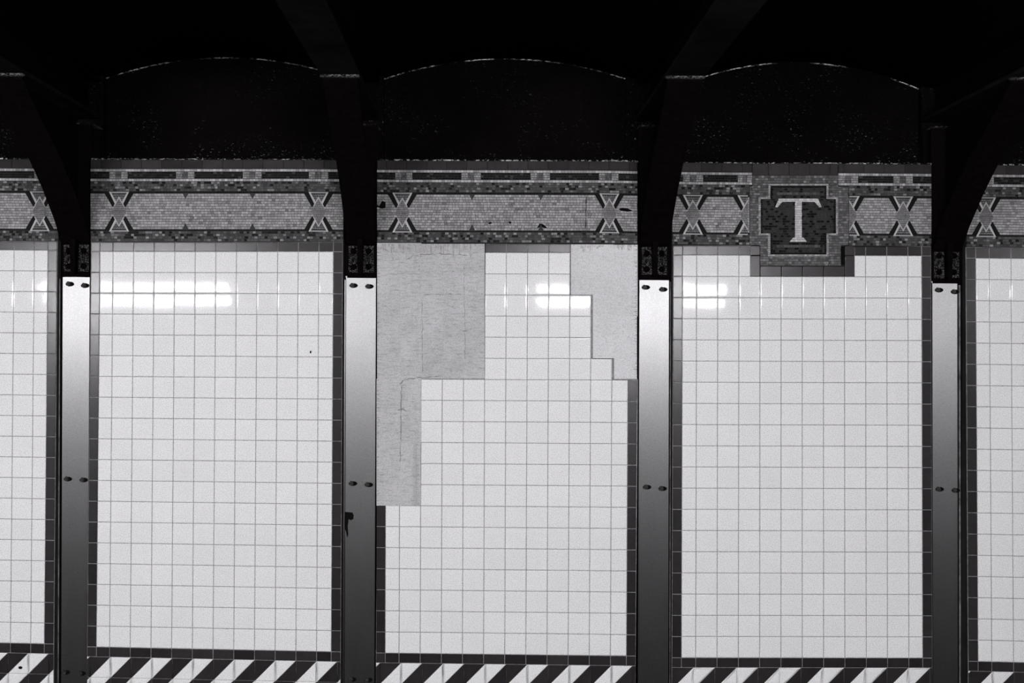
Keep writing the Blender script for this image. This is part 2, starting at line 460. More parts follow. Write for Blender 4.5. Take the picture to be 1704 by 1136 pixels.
# ------------------------------------------------------------------ mosaic frieze
DYX = [(-200, -1.5), (0, -1), (180, 0), (500, 0), (650, 1.5), (1000, 2.5), (1150, 5.2), (1500, 7.6), (1650, 9.2), (1900, 11)]
def dyf(x):
    for (a, p), (b, q) in zip(DYX, DYX[1:]):
        if x <= b: return lerp(p, q, (x-a)/(b-a))
    return DYX[-1][1]
def FP(x, y): return (x, y+dyf(x))
MY = .0015
def tess(mb, poly, y0, rowh, colw, m, Y, pal=None, joint=.45, jitter=.18, bond=True, onlyabove=None):
    """lay tesserae in running bond inside a convex outline (frieze px)"""
    xs = [p[0] for p in poly]; ys = [p[1] for p in poly]
    y = y0; r = 0
    while y < max(ys)-.2:
        if y+rowh > min(ys):
            x = min(xs)-colw*(random.random() if bond else 0)
            while x < max(xs):
                w = colw*random.uniform(1-jitter, 1+jitter) if bond else colw
                jv = joint*1.7
                q = [(x+joint/2, y+jv/2), (x+w-joint/2, y+jv/2), (x+w-joint/2, y+rowh-jv/2), (x+joint/2, y+rowh-jv/2)]
                c = clip(q, poly)
                if c and area(c) > .8:
                    mm, t = (pal() if pal else (m, random.uniform(.82, 1.15)))
                    cc = ccw(c)
                    yy = Y+random.uniform(-.0002, .0002)
                    P = [at(*FP(*p), yy) for p in cc]; Q = [at(*FP(*p), Y+.003) for p in cc]
                    i = len(mb.v); n = len(P); mb.v += [tuple(p) for p in P+Q]; k = mb.mi(mm)
                    mb.f.append(tuple(i+j for j in range(n))); mb.m.append(k); mb.t.append(t)
                    for j in range(n):
                        z = (j+1) % n; mb.f.append((i+j, i+n+j, i+n+z, i+z)); mb.m.append(k); mb.t.append(t)
                x += w
        y += rowh; r += 1
R = lambda x0, y0, x1, y1: [(x0, y0), (x1, y0), (x1, y1), (x0, y1)]
def pal_band():
    r = random.random()
    if r < .14: return 'cream', random.uniform(.45, .8)
    if r < .30: return 'dash', random.uniform(.9, 2.2)
    return 'band', random.uniform(.55, 1.35)
def pal_cream():
    r = random.random()
    if r < .05: return 'cream', random.uniform(.45, .7)
    return 'cream', random.uniform(.66, 1.2)
def pal_dash():
    return ('dash', random.uniform(.6, 1.4)) if random.random() < .88 else ('band', random.uniform(.4, .8))
def pal_plaque():
    r = random.random()
    if r < .32: return 'dash', random.uniform(.3, .9)
    return 'band', random.uniform(.28, .50)

def motif(parent, cx, half=None):
    """diamond over two triangles with light outlines; half = +1/-1 keeps only one side"""
    mb = MB(); cy = 352.0
    keep = None
    if half == 1: keep = R(cx-.5, 300, cx+60, 400)
    if half == -1: keep = R(cx-60, 300, cx+.5, 400)
    def put(pts, m, Y, t=1.0, tess_=True):
        poly = [(cx+x, cy+y) for x, y in pts]
        if keep:
            poly = clip(ccw(poly), keep)
            if not poly or area(poly) < 1: return
        if tess_: tess(mb, poly, 318, 3.4, 4.2, m, Y, joint=.35, pal=lambda: (m, t*random.uniform(.8, 1.2)))
        else:
            P = ccw(poly); mb.prism([at(*FP(*p), Y) for p in P], [at(*FP(*p), Y+.004) for p in P], m, t)
    for s in (1, -1):                              # upper and lower half
        put([(-13, -31*s), (13, -31*s), (0, -10*s)], 'band', MY-.0008, .75)
        for e in (1, -1):
            put([(e*-24.5, -30.8*s), (e*-16, -31.2*s), (e*-5.8, -12.5*s), (e*-10.8, -7.5*s)], 'dash', MY-.0008, 1.0, False)
            put([(e*-16.6, -33*s), (e*-13.8, -33*s), (e*-4.2, -15*s), (e*-6.2, -11.6*s)], 'light', MY-.0013, .85, False)
    put([(0, -24), (12, 0), (0, 24), (-12, 0)], 'dia', MY-.0016, 1.0)
    for s in (1, -1):
        put([(-16.6, -33*s), (16.6, -33*s), (15.8, -31.2*s), (-15.8, -31.2*s)], 'light', MY-.0012, .7, False)
        for e in (1, -1):
            put([(0, -25.5*s), (0, -22.3*s), (e*7.6, -8.6*s), (e*8.6, -10*s)], 'light', MY-.0021, .8, False)
    return mb.build('diamond_motif', parent)
def small_tri(parent, cx, top):
    mb = MB()
    pts = [(cx-5, 321.5), (cx+5, 321.5), (cx, 331)] if top else [(cx-5.5, 382.5), (cx+5.5, 382.5), (cx, 371)]
    P = ccw(pts); mb.prism([at(*FP(*p), MY-.001) for p in P], [at(*FP(*p), MY+.003) for p in P], 'band', .6)
    return mb.build('small_triangle', parent)

friezes = {
 # x-spans, dashes, motifs(with half), triangles
 'A': dict(spans=[(-330, 97)], dash=[(-330, -276), (-246, -165), (-135, -54), (-24, 57)], mot=[(-266, None), (66, None)], tri=[]),
 'B': dict(spans=[(150.5, 571)], dash=[(150.5, 182), (212, 293), (323, 404), (435, 514), (546, 571)], mot=[(198, None), (530, None)], tri=[308.5, 420]),
 'C': dict(spans=[(627.5, 1060.5)], dash=[(627.5, 658), (686, 768), (800, 883), (915, 997), (1029, 1060.5)], mot=[(669.5, None), (1014, None)], tri=[785.5, 900]),
 'D': dict(spans=[(1119, 1247), (1413.2, 1550)], ups=[(1119, 1251.5), (1395.4, 1550)], dash=[(1119, 1137), (1170, 1228), (1428, 1487), (1519, 1550)],
           mot=[(1153, None), (1244, -1), (1414, 1), (1503, None)], tri=[]),
 'E': dict(spans=[(1608.5, 2045)], dash=[(1608.5, 1622), (1654, 1735), (1765, 1846), (1876, 1957), (1987, 2045)], mot=[(1641, None), (1973, None)], tri=[]),
}
lab_fr = {
 'A': 'geometric mosaic frieze at the far left edge with one diamond',
 'B': 'mosaic frieze of cream hexagon and two diamonds above the unbroken tile panel',
 'C': 'mosaic frieze above the panel with missing tiles, with chipped tesserae',
 'D': 'mosaic frieze running up to both sides of the letter T plaque',
 'E': 'geometric mosaic frieze at the far right edge beyond the last column'}
def topcourse(mb, x0, x1, ph):
    x = ph
    while x > x0: x -= 33.8
    while x < x1:
        a, b = max(x, x0), min(x+33.8, x1)
        if b-a > 2:
            tile(mb, [FP(a, 266.0), FP(b, 266.0), FP(b, 280.6), FP(a, 280.6)], 'cap_tile', random.uniform(.9, 1.5), grout=.55)
        x += 33.8
phase = {'A': 20, 'B': 201.5, 'C': 811, 'D': 1235, 'E': 1640}
for key, fz in friezes.items():
    sp = fz['spans']; xm = (sp[0][0]+sp[-1][1])/2
    root = thing('mosaic_frieze', lab_fr[key], 'mosaic', at(*FP(xm, 401), 0), 'mosaic friezes between the columns')
    for (x0, x1), (u0, u1) in zip(sp, fz.get('ups', sp)):
        top, bed, up, b1, b2, field, l1, l2 = [MB() for _ in range(8)]
        n = max(2, int((x1-x0)/60))
        for i in range(n):                         # mortar bed follows the slightly uneven courses
            a, b = lerp(x0, x1, i/n), lerp(x0, x1, (i+1)/n)
            bed.poly([FP(a, 302.1), FP(b, 302.1), FP(b, 402), FP(a, 402)], .0035, .012, 'mortar')
            a, b = lerp(u0, u1, i/n), lerp(u0, u1, (i+1)/n)
            bed.poly([FP(a, 265.5), FP(b, 265.5), FP(b, 302), FP(a, 302)], .0035, .012, 'mortar')
        topcourse(top, u0, u1, phase[key])
        tess(up, R(u0, 281, u1, 285.4), 281, 4.4, 5.2, 'light', MY, pal=lambda: ('light', random.uniform(.45, 1.0)))
        tess(up, R(u0, 297.2, u1, 301.6), 297.2, 4.4, 5.2, 'light', MY, pal=lambda: ('light', random.uniform(.45, 1.0)))
        ds = [d for d in fz['dash'] if d[1] > u0 and d[0] < u1]
        cur = u0
        for a, b in ds+[(u1, u1)]:
            a = max(a, u0); b = min(b, u1)
            if a-cur > 3:                          # the gap between two dashes: cream, grey square, cream
                if a-cur > 20:
                    w = a-cur
                    tess(up, R(cur, 285.6, cur+w*.32, 297), 285.6, 3.8, 4.6, 'cream', MY, pal=lambda: ('cream', random.uniform(.5, 1.05)))
                    tess(up, R(cur+w*.32, 285.6, cur+w*.66, 297), 285.6, 3.8, 4.6, 'dia', MY, pal=lambda: ('dia', random.uniform(.5, 1.1)))
                    tess(up, R(cur+w*.66, 285.6, a, 297), 285.6, 3.8, 4.6, 'cream', MY, pal=lambda: ('cream', random.uniform(.6, 1.1)))
                else: tess(up, R(cur, 285.6, a, 297), 285.6, 3.8, 4.6, 'cream', MY)
            if b-a > 2: tess(up, R(a, 285.6, b, 297), 285.6, 3.8, 5.0, 'dash', MY, pal=pal_dash)
            cur = b
        tess(b1, R(x0, 301.8, x1, 318), 301.8, 4.05, 5.4, 'band', MY, pal=pal_band)
        tess(b2, R(x0, 384.4, x1, 401.5), 384.4, 4.25, 5.4, 'band', MY, pal=pal_band)
        tess(l1, R(x0, 318, x1, 321.6), 318, 3.6, 6, 'dash', MY, pal=lambda: ('dash', random.uniform(.6, 1.3)))
        tess(l2, R(x0, 381.6, x1, 384.4), 381.6, 2.8, 7, 'dash', MY, pal=lambda: ('dash', random.uniform(.6, 1.2)))
        tess(field, R(x0, 321.8, x1, 381.4), 321.8, 4.257, 5.6, 'cream', MY, pal=pal_cream)
        bed.build('mortar_bed', root)
        top.build('cap_tiles', root)['label'] = 'course of dark oblong cap tiles'
        up.build('dash_border', root)['label'] = 'light border with black dashes'
        for q_ in (b1, b2): q_.build('brick_band', root)['label'] = 'brown mottled mosaic band'
        for q_ in (l1, l2): q_.build('dark_line', root)
        field.build('cream_field', root)['label'] = 'cream mosaic field'
    for cx, hf in fz['mot']: motif(root, cx, hf)
    for cx in fz['tri']: small_tri(root, cx, True); small_tri(root, cx, False)
    if key == 'C':
        FRC = root
                                                   # dark chips where tesserae are gone
        for pts in ([(623.5, 339), (631, 342.5), (636, 334), (641.5, 336), (641.5, 346), (634, 347), (629, 344.5), (623.5, 345)],
                    [(893, 380), (898, 372), (904, 373), (911, 379), (905, 379), (900, 377)],
                    [(1029, 348), (1036, 345.5), (1045, 347), (1054, 351), (1044, 352), (1034, 350.5)],
                    [(812, 370.5), (817, 369), (819, 371.5), (814, 373)], [(846, 368), (851, 369), (850, 372.5), (847, 371)]):
            mb = MB(); P = ccw(pts)
            mb.prism([at(x, y, MY-.0007) for x, y in P], [at(x, y, MY+.002) for x, y in P], 'chip'); mb.build('chip', root)['label'] = 'dark chip of missing tesserae'

# ------------------------------------------------------------------ letter plaque
pl = thing('letter_plaque', 'dark stepped mosaic plaque with a pale serif letter T', 'sign', at(1328, 441, 0))
O = 0.0                                            # plaque survey is in plain photo px
_FP = FP
def FP(x, y): return (x, y)
fr, gd, ol, st, lt, bd = MB(), MB(), MB(), MB(), MB(), MB()
PY = MY-.0005
bd.poly([(1252, 271.8), (1394.6, 271.8), (1394.6, 310.4), (1412.6, 310.4), (1412.6, 407.6), (1405.4, 407.6), (1405.4, 442), (1265.6, 442), (1265.6, 407.6), (1247.6, 407.6), (1247.6, 310), (1252, 310)], .004, .012, 'mortar')
x = 1258
for a, b in ((1252.4, 1279), (1279, 1313), (1313, 1347), (1347, 1381), (1381, 1394.6)):
    tile(fr, [(a, 272), (b, 272), (b, 291.6), (a, 291.6)], 'cap_tile', random.uniform(1.0, 1.6), grout=.4)
def pal_frame():
    r = random.random()
    if r < .18: return 'cream', random.uniform(.35, .7)
    return 'dia', random.uniform(.4, .95)
def pal_frame2():
    r = random.random()
    if r < .15: return 'cream', random.uniform(.4, .7)
    return 'dia', random.uniform(.5, 1.1)
for r in (R(1252.4, 292, 1394.6, 305), R(1252.4, 305, 1279, 329), R(1378.7, 305, 1394.6, 310), R(1378.7, 310.5, 1412.4, 328), R(1247.8, 310, 1252.4, 329)):
    tess(fr, r, 292, 4.1, 5.0, 'dia', MY, pal=pal_frame)
for r in (R(1247.8, 329, 1262.5, 407.4), R(1394.8, 328, 1412.4, 407.4), R(1262.5, 391, 1278, 408), R(1378.5, 391, 1394.6, 408),
          R(1265, 408, 1278, 441.5), R(1379, 408, 1399, 441.5), R(1278, 427, 1378.5, 441.5)):
    tess(fr, r, 292, 4.2, 5.0, 'dia', MY-.0003, pal=pal_frame2)
# pale outline
for r in (R(1279, 305.5, 1378.5, 309), R(1279, 309, 1282, 331), R(1375.3, 309, 1378.5, 331), R(1262.5, 328, 1282, 331), R(1375.3, 328, 1394.6, 331),
          R(1262.5, 331, 1266, 391), R(1391, 331, 1394.6, 391), R(1262.5, 388, 1282, 391), R(1375.3, 388, 1394.6, 391),
          R(1278, 391, 1282, 426.8), R(1375.3, 391, 1379, 426.8), R(1278, 423, 1379, 426.8)):
    tess(ol, r, r[0][1], 3.2, 4.2, 'light', PY-.0004, joint=.3, pal=lambda: ('light', random.uniform(.38, .8)))
for r in (R(1282, 309, 1375.3, 331), R(1266, 331, 1391, 388), R(1282, 388, 1375.3, 423)):
    tess(gd, r, 309, 4.1, 5.6, 'dash', PY, pal=pal_plaque)
# dark inner rim
for r in (R(1282, 309, 1375.3, 312.5), R(1282, 312, 1285.5, 331), R(1372, 312, 1375.3, 331), R(1266, 331, 1269.5, 388), R(1387.5, 331, 1391, 388),
          R(1282, 388, 1285.5, 423), R(1372, 388, 1375.3, 423), R(1282, 420, 1375.3, 423)):
    tess(gd, r, r[0][1], 3.6, 6, 'dash', PY-.0004, pal=lambda: ('dash', random.uniform(.4, .9)))
for r in (R(1292.5, 319.5, 1364, 324.5), R(1292.5, 407, 1365, 412.5)):
    st = MB(); tess(st, r, r[0][1], 5, 5, 'dia', PY-.0005, pal=lambda: ('dia', random.uniform(.35, .75))); st.build('grey_bar', pl)
for poly in ([(1296, 330.2), (1361.2, 330.2), (1356, 335.8), (1301.5, 335.8)],
             [(1296, 330.2), (1301.8, 335.8), (1293.8, 345), (1290, 344.6)],
             [(1361.2, 330.2), (1367.2, 344), (1363.8, 345), (1355.6, 335.8)],
             [(1323, 335.8), (1334.3, 335.8), (1334.3, 396), (1323, 396)],
             [(1323, 391), (1334.3, 391), (1338, 396), (1343.6, 399.5), (1343.6, 402.4), (1313, 402.4), (1313, 399.5), (1319, 396)]):
    tess(lt, poly, 330.2, 3.8, 4.2, 'light', PY-.0012, joint=.22, pal=lambda: ('light', random.uniform(.75, 1.15)))
hb_ = MB(); hb_.poly([(1399.3, 409.5), (1405, 409), (1405.2, 441.5), (1400, 441)], .0012, .004, 'chip'); hb_.build('chip', pl)['label'] = 'black slot where the frame is missing'
bd.build('mortar_bed', pl); fr.build('mosaic_frame', pl)['label'] = 'mottled grey stepped frame'
ol.build('pale_outline', pl); gd.build('dark_ground', pl)['label'] = 'dark brick mosaic ground'
lt.build('letter', pl)['label'] = 'pale mosaic letter T with serifs'
FP = _FP

# ------------------------------------------------------------------ bare patches in bay C
def stain(x, y):
    if 684 < x < 701 and y > 736: return {0: .95, 1: .86, 2: .80, 3: .86, 4: .93}[min(4, int((x-684)/3.3))]+(.05 if y < 772 else 0)
    if y < 420 and x < 820: return .90
    return 1.0
def patch(poly, m, label, ghosts, rough_edge):
    mb = MB(); pq = ccw(poly); n = len(pq); out = []
    for i in range(n):                             # small joint between the bed and the standing tiles
        a, b, c = pq[i-1], pq[i], pq[(i+1) % n]; d = .5
        def nrm(p, q): l = math.hypot(q[0]-p[0], q[1]-p[1]); return ((q[1]-p[1])/l, -(q[0]-p[0])/l)
        n1, n2 = nrm(a, b), nrm(b, c); k = max(1+n1[0]*n2[0]+n1[1]*n2[1], .3)
        out.append((b[0]+d*(n1[0]+n2[0])/k, b[1]+d*(n1[1]+n2[1])/k))
    if area(out) > area(pq): out = [(2*b[0]-o[0], 2*b[1]-o[1]) for o, b in zip(out, pq)]
    poly = [(round(x, 1), round(y, 1)) for x, y in out]
    # subdivided bed so that every old tile spot keeps its own tone
    xs = sorted(set([p[0] for p in poly]+ghosts[0])); ys = sorted(set([p[1] for p in poly]+ghosts[1]))
    for i in range(len(xs)-1):
        for j in range(len(ys)-1):
            c = ((xs[i]+xs[i+1])/2, (ys[j]+ys[j+1])/2)
            if inpoly(c, poly):
                mb.poly([(xs[i], ys[j]), (xs[i+1], ys[j]), (xs[i+1], ys[j+1]), (xs[i], ys[j+1])], .0016, .012, m, random.uniform(.95, 1.04)*stain(*c))
    o = mb.build('bare_patch'); tag(o, label, 'bare wall patch')
    return o
gx = [666.0, 684, 687.3, 690.6, 693.9, 697.2, 701.2, 736.8, 772.2]; gy = [420, 455.4, 490.5, 525.3, 561, 596, 666, 701.5, 736.7, 772.3, 807.5]
pL = patch(patchL, 'patch', 'large grey L-shaped patch of bare mortar beside the second column', (gx, gy), 0)
pR = patch(patchR, 'patch_pale', 'pale stepped patch of bare mortar left of the third column', ([1021.3], [420, 455, 526, 561]), 0)
def crack(parent, pts, w, name='crack', m='chip', Y0=.0009):
    """thin jagged scar in the mortar"""
    mb = MB(); line = []
    for (x0, y0), (x1, y1) in zip(pts, pts[1:]):
        n = max(2, int(math.hypot(x1-x0, y1-y0)/4))
        for i in range(n): line.append((lerp(x0, x1, i/n)+random.gauss(0, .5), lerp(y0, y1, i/n)+random.gauss(0, .5)))
    line.append(pts[-1]); L_, R_ = [], []
    for i, (x, y) in enumerate(line):
        a, b = line[max(i-1, 0)], line[min(i+1, len(line)-1)]
        l = math.hypot(b[0]-a[0], b[1]-a[1]) or 1; k = w*random.uniform(.12, 1)/2
        if i in (0, len(line)-1): k = .05
        L_.append((x-(b[1]-a[1])/l*k, y+(b[0]-a[0])/l*k)); R_.append((x+(b[1]-a[1])/l*k, y-(b[0]-a[0])/l*k))
    n = len(line); ids = len(mb.v); k = mb.mi(m)
    for Y in (Y0, Y0+.003):
        for q in L_+R_: mb.v.append(tuple(at(*q, Y)))
    for i in range(n-1):
        for f in ((i, i+1, n+i+1, n+i), (2*n+i, 2*n+i+1, i+1, i), (n+i, n+i+1, 3*n+i+1, 3*n+i)):
            mb.f.append(tuple(ids+q for q in f)); mb.m.append(k); mb.t.append(1)
    return mb.build(name, parent)
M['fringe'] = mat('brushed_dark_paint', .20, rough=.9, spec=.0, var=.6, vscale=40)
M['scar'] = mat('dark_mortar_scar', .20, rough=.9, spec=.1)
pL.location = (0, 0, 0)
crack(pL, [(664, 640), (672, 631), (705, 628), (735, 625)], 2.2, m='scar')
crack(pL, [(668, 640), (667, 690), (666, 770)], 2.0, m='scar')
crack(pL, [(660, 683), (670, 680), (678, 685)], 2.2, m='scar')
crack(pL, [(676, 432), (690, 424), (740, 422), (778, 425)], 1.8, m='scar')
crack(pL, [(645, 456), (700, 455)], 1.0, m='scar')
crack(pL, [(704, 490), (770, 489)], 1.6, m='scar')
crack(pL, [(702, 495), (703, 620)], 1.2, m='scar')
crack(pL, [(772, 440), (774, 600)], .9, m='scar')
crack(pL, [(636, 412), (650, 420)], 1.5, m='scar'); crack(pL, [(651, 408), (653, 435)], 1.2, m='scar')
crack(pL, [(768, 552), (780, 549)], 2.2, m='scar')

crack(FRC, [(976, 324), (975, 350), (974, 381)], 1.8, Y0=MY-.0008)
for par, xr, sg, yend in ((pR, 1060.2, -1, 628), (pL, 627.8, 1, 838)):
    fg = MB(); y = 409
    while y < yend:
        l = random.choice([2, 3, 4, 5, 6, 8, 12])*random.uniform(.5, 1.1)*(1 if sg < 0 else .7); h = random.uniform(.4, 1.2); y_ = y+random.uniform(-.7, .7)
        if random.random() < .8: fg.poly([(xr, y_-h/2), (xr, y_+h/2), (xr+sg*l, y_)], .0011, .003, 'fringe')
        y += 1.7
    o = fg.build('paint_fringe', par); o['kind'] = 'stuff'; o['label'] = 'ragged fringe of dark paint'
fg = MB(); M['smudge2'] = mat('dark_grey_smudge', .33, rough=.9, spec=.0, var=.4, vscale=60); M['smudge'] = mat('grey_smudge', .44, rough=.9, spec=.0, var=.5, vscale=60)
for i in range(46):
    x = random.choice([random.gauss(975, 9), random.gauss(1036, 14), random.uniform(954, 1057)])
    x = min(max(x, 953), 1056); l = abs(random.gauss(0, 6))+2; w_ = random.uniform(.8, 2.2)
    fg.poly([(x-w_, 407), (x+w_, 407), (x+w_*.7, 407+l*.8), (x, 407+l), (x-w_*.8, 407+l*.7)], .0011+random.uniform(0, .0003), .003, 'smudge')
fg2 = MB()
for i in range(60):
    x = random.uniform(632, 800); l = abs(random.gauss(0, 9))+2; w_ = random.uniform(.6, 1.8)
    fg2.poly([(x-w_, 405.6), (x+w_, 405.6), (x+w_*.7, 406+l*.8), (x, 406+l), (x-w_*.8, 406+l*.7)], .0011+random.uniform(0, .0003), .003, 'smudge2')
o = fg2.build('paint_drips', pL); o['kind'] = 'stuff'; o['label'] = 'grey smudges along the top edge'
o = fg.build('paint_drips', pR); o['kind'] = 'stuff'; o['label'] = 'grey smudges along the top edge'

# ------------------------------------------------------------------ columns
cols = [  # plate left/right at top, left/right at bottom, plate top y, step
 dict(t=(102.8, 147.6), b=(100.0, 143.8), y=460.5, step=(102.8, 121.5, 456.8), bolts=[(112.5, 472), (137.8, 474.5), (109, 797), (135.5, 798.5), (105.5, 1119), (132, 1121)], ft=402),
 dict(t=(575.4, 625.0), b=(572.4, 622.4), y=462.0, step=(574.0, 590.5, 459.0), bolts=[(585.5, 474.5), (612, 476), (584.5, 804.5), (611, 806.5), (583, 1131), (610, 1132)], ft=402),
 dict(t=(1064.6, 1113.8), b=(1062.0, 1112.6), y=465.6, step=None, bolts=[(1073, 477.5), (1102, 481), (1075, 810.5), (1101, 813), (1073, 1142), (1101, 1143)], ft=406),
 dict(t=(1553.2, 1594.6), b=(1553.8, 1595.6), y=471.2, step=(1550.6, 1566.0, 467.6), bolts=[(1562, 482), (1588.5, 485), (1563, 814), (1590, 816), (1563, 1146), (1590, 1147)], ft=409),
]
lab_col = ['narrow bolted steel column at far left of the wall',
           'bolted steel column between the unbroken panel and the L-shaped bare patch',
           'bolted steel column between the stepped bare patch and the letter T panel',
           'bolted steel column at far right beyond the letter T panel']
lab_br = ['black knee brace leaning left from the far left column',
          'black knee brace above the column beside the L-shaped bare patch',
          'black knee brace above the column left of the letter T plaque',
          'black knee brace leaning right from the far right column']
lab_bm = ['black ceiling beam over the far left column', 'black ceiling beam over the column beside the L-shaped patch',
          'grey-bottomed ceiling beam over the column left of the letter T plaque', 'black ceiling beam over the far right column']
PFY = .016                                         # plate face, set back behind the tile face
BEAMZ = 1.187                                       # beam underside above the eye
PIERS = []
SK = .021                                          # the beams run very slightly askew to the wall
def hexbolt(parent, px, py, Yf, slot):
    mb = MB(); P = [(px+7.2*math.cos(a)*(1 if abs(math.cos(a)) > .2 else 1), py+3.9*math.sin(a)) for a in [i*math.pi/8 for i in range(16)]]
    P = ccw([(x+(2.2 if slot else 0), y+.3) for x, y in P])
    mb.prism([at(x, y, Yf-.0018) for x, y in P], [at(x, y, Yf) for x, y in P], 'chip')      # slotted washer
    H = ccw([(px+4.3*math.cos(a), py+4.5*math.sin(a)) for a in [i*math.pi/3+.3 for i in range(6)]])
    mb.prism([at(px+(x-px)*.86, py+(y-py)*.86, Yf-.011) for x, y in H], [at(x, y, Yf-.002) for x, y in H], 'bolt')
    Hc = ccw([(px+1.9*math.cos(a), py+1.9*math.sin(a)) for a in [i*math.pi/4 for i in range(8)]])
    mb.prism([at(x, y, Yf-.016) for x, y in Hc], [at(x, y, Yf-.011) for x, y in Hc], 'bolt')
    return mb.build('bolt', parent)
def rivet(mb_parent, px, py, Yf, r=5.2):
    mb = MB(); rings = 4; seg = 12; prev = None
    for k in range(rings+1):
        a = k/rings*math.pi/2
        ring = [at(px+r*math.cos(a)*math.cos(t), py-r*math.cos(a)*math.sin(t), Yf-r/S*.7*math.sin(a)) for t in [i*2*math.pi/seg for i in range(seg)]]
        if prev:
            for i in range(seg):
                j = (i+1) % seg; mb.face([prev[i], prev[j], ring[j], ring[i]], 'black')
        prev = ring
    return mb.build('rivet', mb_parent, smooth=True)

for i, c in enumerate(cols):
    (tl, tr), (bl, br) = c['t'], c['b']
    xc = (tl+tr)/2+(2.6 if i == 3 else 0)
    Xc = at(xc, 470, 0).x
    zb = 0.0
    root = thing('steel_column', lab_col[i], 'column', (Xc, .06, zb), 'steel columns along the wall')
    # H-section shaft: front flange, web, rear flange, in a slot of the wall
    sh = MB(); hw = (tr-tl)/2/S+(.0075 if i != 3 else .0157)
    XB = at((bl+br)/2+(2.6 if i == 3 else 0), 1136, 0).x
    zt = Zrel(1.13); z_top_px = at(xc, 470, 0).z
    def lean(z): return Xc+(XB-Xc)*(z_top_px-z)/(z_top_px-at(xc, 1136, 0).z) if z < z_top_px else Xc
    def slab(y0, y1, w):
        a, b = lean(0), lean(z_top_px)
        sh.hexa([Vector(p) for p in ((a-w, y0, 0), (a+w, y0, 0), (a+w, y1, 0), (a-w, y1, 0), (b-w, y0, z_top_px), (b+w, y0, z_top_px), (b+w, y1, z_top_px), (b-w, y1, z_top_px))], 'gap')
        sh.box((Xc-w, y0, z_top_px), (Xc+w, y1, zt), 'gap')
    slab(PFY+.006, PFY+.018, hw); slab(PFY+.018, .16, .006); slab(.16, .172, hw)
    sh.build('column_shaft', root)
    cp = MB(); cp.box((Xc-.085, -.012, zt), (Xc+.085, .18, zt+.007), 'edge'); cp.build('cap_plate', root)
    # cover plate with stepped top edge
    pm = MB()
    def xb(x, y, l0, l1):
        return lerp(l0, l1, (y-470)/(1136-470))
    yb = 1136+160
    top = [(tl, c['y']), (tr, c['y']+.3)]
    if c['step']:
        s0, s1, sy = c['step']; top = [(s0, sy), (s1, sy+.4), (s1, c['y']), (tr, c['y']+.4)]
    low = [(xb(0, yb, tr, br), yb), (xb(0, yb, tl, bl), yb)]
    if c['step'] and c['step'][0] < tl: low_l = [(tl, c['y'])]
    else: low_l = []
    pm.poly(top+low+low_l, PFY, PFY+.006, 'plate')
    plate = pm.build('cover_plate', root)
    plate['label'] = 'painted metal cover plate, bright at the top'
    # folded side lip of the plate
    l0, l1 = [(tl-5.2, tl-3.7), (tl-2.3, tl-.9), (tr+2.0, tr+3.0), (tr+2.6, tr+5.4)][i]
    dxb = (bl-tl) if i < 2 else (br-tr)
    lm = MB(); lm.poly([(l0, c['y']+3), (l1, c['y']+3), (xb(0, yb, l1, l1+dxb), yb), (xb(0, yb, l0, l0+dxb), yb)], .0105 if i != 3 else PFY+.001, PFY+.006, 'plate' if i == 1 else 'lip')
    lm.build('side_lip', root)
    for k, (bx, by) in enumerate(c['bolts']): hexbolt(plate, bx, by, PFY, True)
    if i == 1:
        mb = MB(); mb.poly([(573, 852), (586, 853), (588, 858), (587.5, 864), (583, 866), (579.5, 864), (578, 876), (579, 890), (577, 895), (575, 884), (573, 880)], PFY-.0006, PFY+.001, 'chip')
        mb.build('paint_chip', root)['label'] = 'black patch of peeled paint'
    # ---- knee brace
    kb = thing('knee_brace', lab_br[i], 'brace', (Xc, .0, Zrel(.4)), 'knee braces under the ceiling beams')
    fp = MB(); y0, y1 = c['ft'], c['y']-5
    fp.poly([(xc-20.5, y0), (xc+21, y0), (xc+21, y1-3), (xc-20.5, y1-3)], PFY-.002, PFY+.006, 'crust')
    fp.poly([(xc-23, y1-4), (xc+24.5, y1-4), (xc+24.5, y1+5), (xc-23, y1+5)], PFY-.004, PFY+.0055, 'black')
    foot = fp.build('foot_plate', kb); foot['label'] = 'crusty riveted foot plate'
    stf = MB(); stf.poly([(xc-4.5, y0-3), (xc+4.5, y0-3), (xc+3.5, y1), (xc-3.5, y1)], -.045, PFY, 'black')
    stf.build('stiffener', kb)
    for dx in (-12.5, 12.5):
        for f_ in (.28, .76): rivet(foot, xc+dx, lerp(y0, y1, f_), PFY-.002)
    arm = [(.012, .50), (-.10, .615), (-.30, .765), (-.52, .90), (-.78, 1.03), (-1.02, 1.165)]
    if i == 3: arm = [(.012, .48), (-.10, .60), (-.30, .755), (-.52, .90), (-.78, 1.03), (-1.02, 1.165)]
    fl = MB(); w = .077
    for (ya, za), (yb_, zb_) in zip(arm, arm[1:]):
        n = Vector((0, -(zb_-za), (yb_-ya)*-1)).normalized()*-1
        t = Vector((0, .0, .016))
        P = [(Xc-w-SK*ya, ya, Zrel(za)), (Xc+w-SK*ya, ya, Zrel(za)), (Xc+w-SK*yb_, yb_, Zrel(zb_)), (Xc-w-SK*yb_, yb_, Zrel(zb_))]
        fl.hexa([Vector(p) for p in P]+[Vector(p)+t for p in P], 'black')
    fl.build('lower_flange', kb)
    wb = MB()
    L_ = [(y, Zrel(z)+.014) for y, z in arm]+[(.012, Zrel(1.165))]
    f0 = [Vector((Xc-.007-SK*y, y, z)) for y, z in L_]; f1 = [Vector((Xc+.007-SK*y, y, z)) for y, z in L_]
    wb.prism(f1, f0, 'black'); wb.build('web', kb)
    ep = MB(); ep.box((Xc+.021-.0865, -1.05, Zrel(1.177)), (Xc+.021+.0865, -1.021, Zrel(1.1865)), 'edge'); ep.build('end_plate', kb)
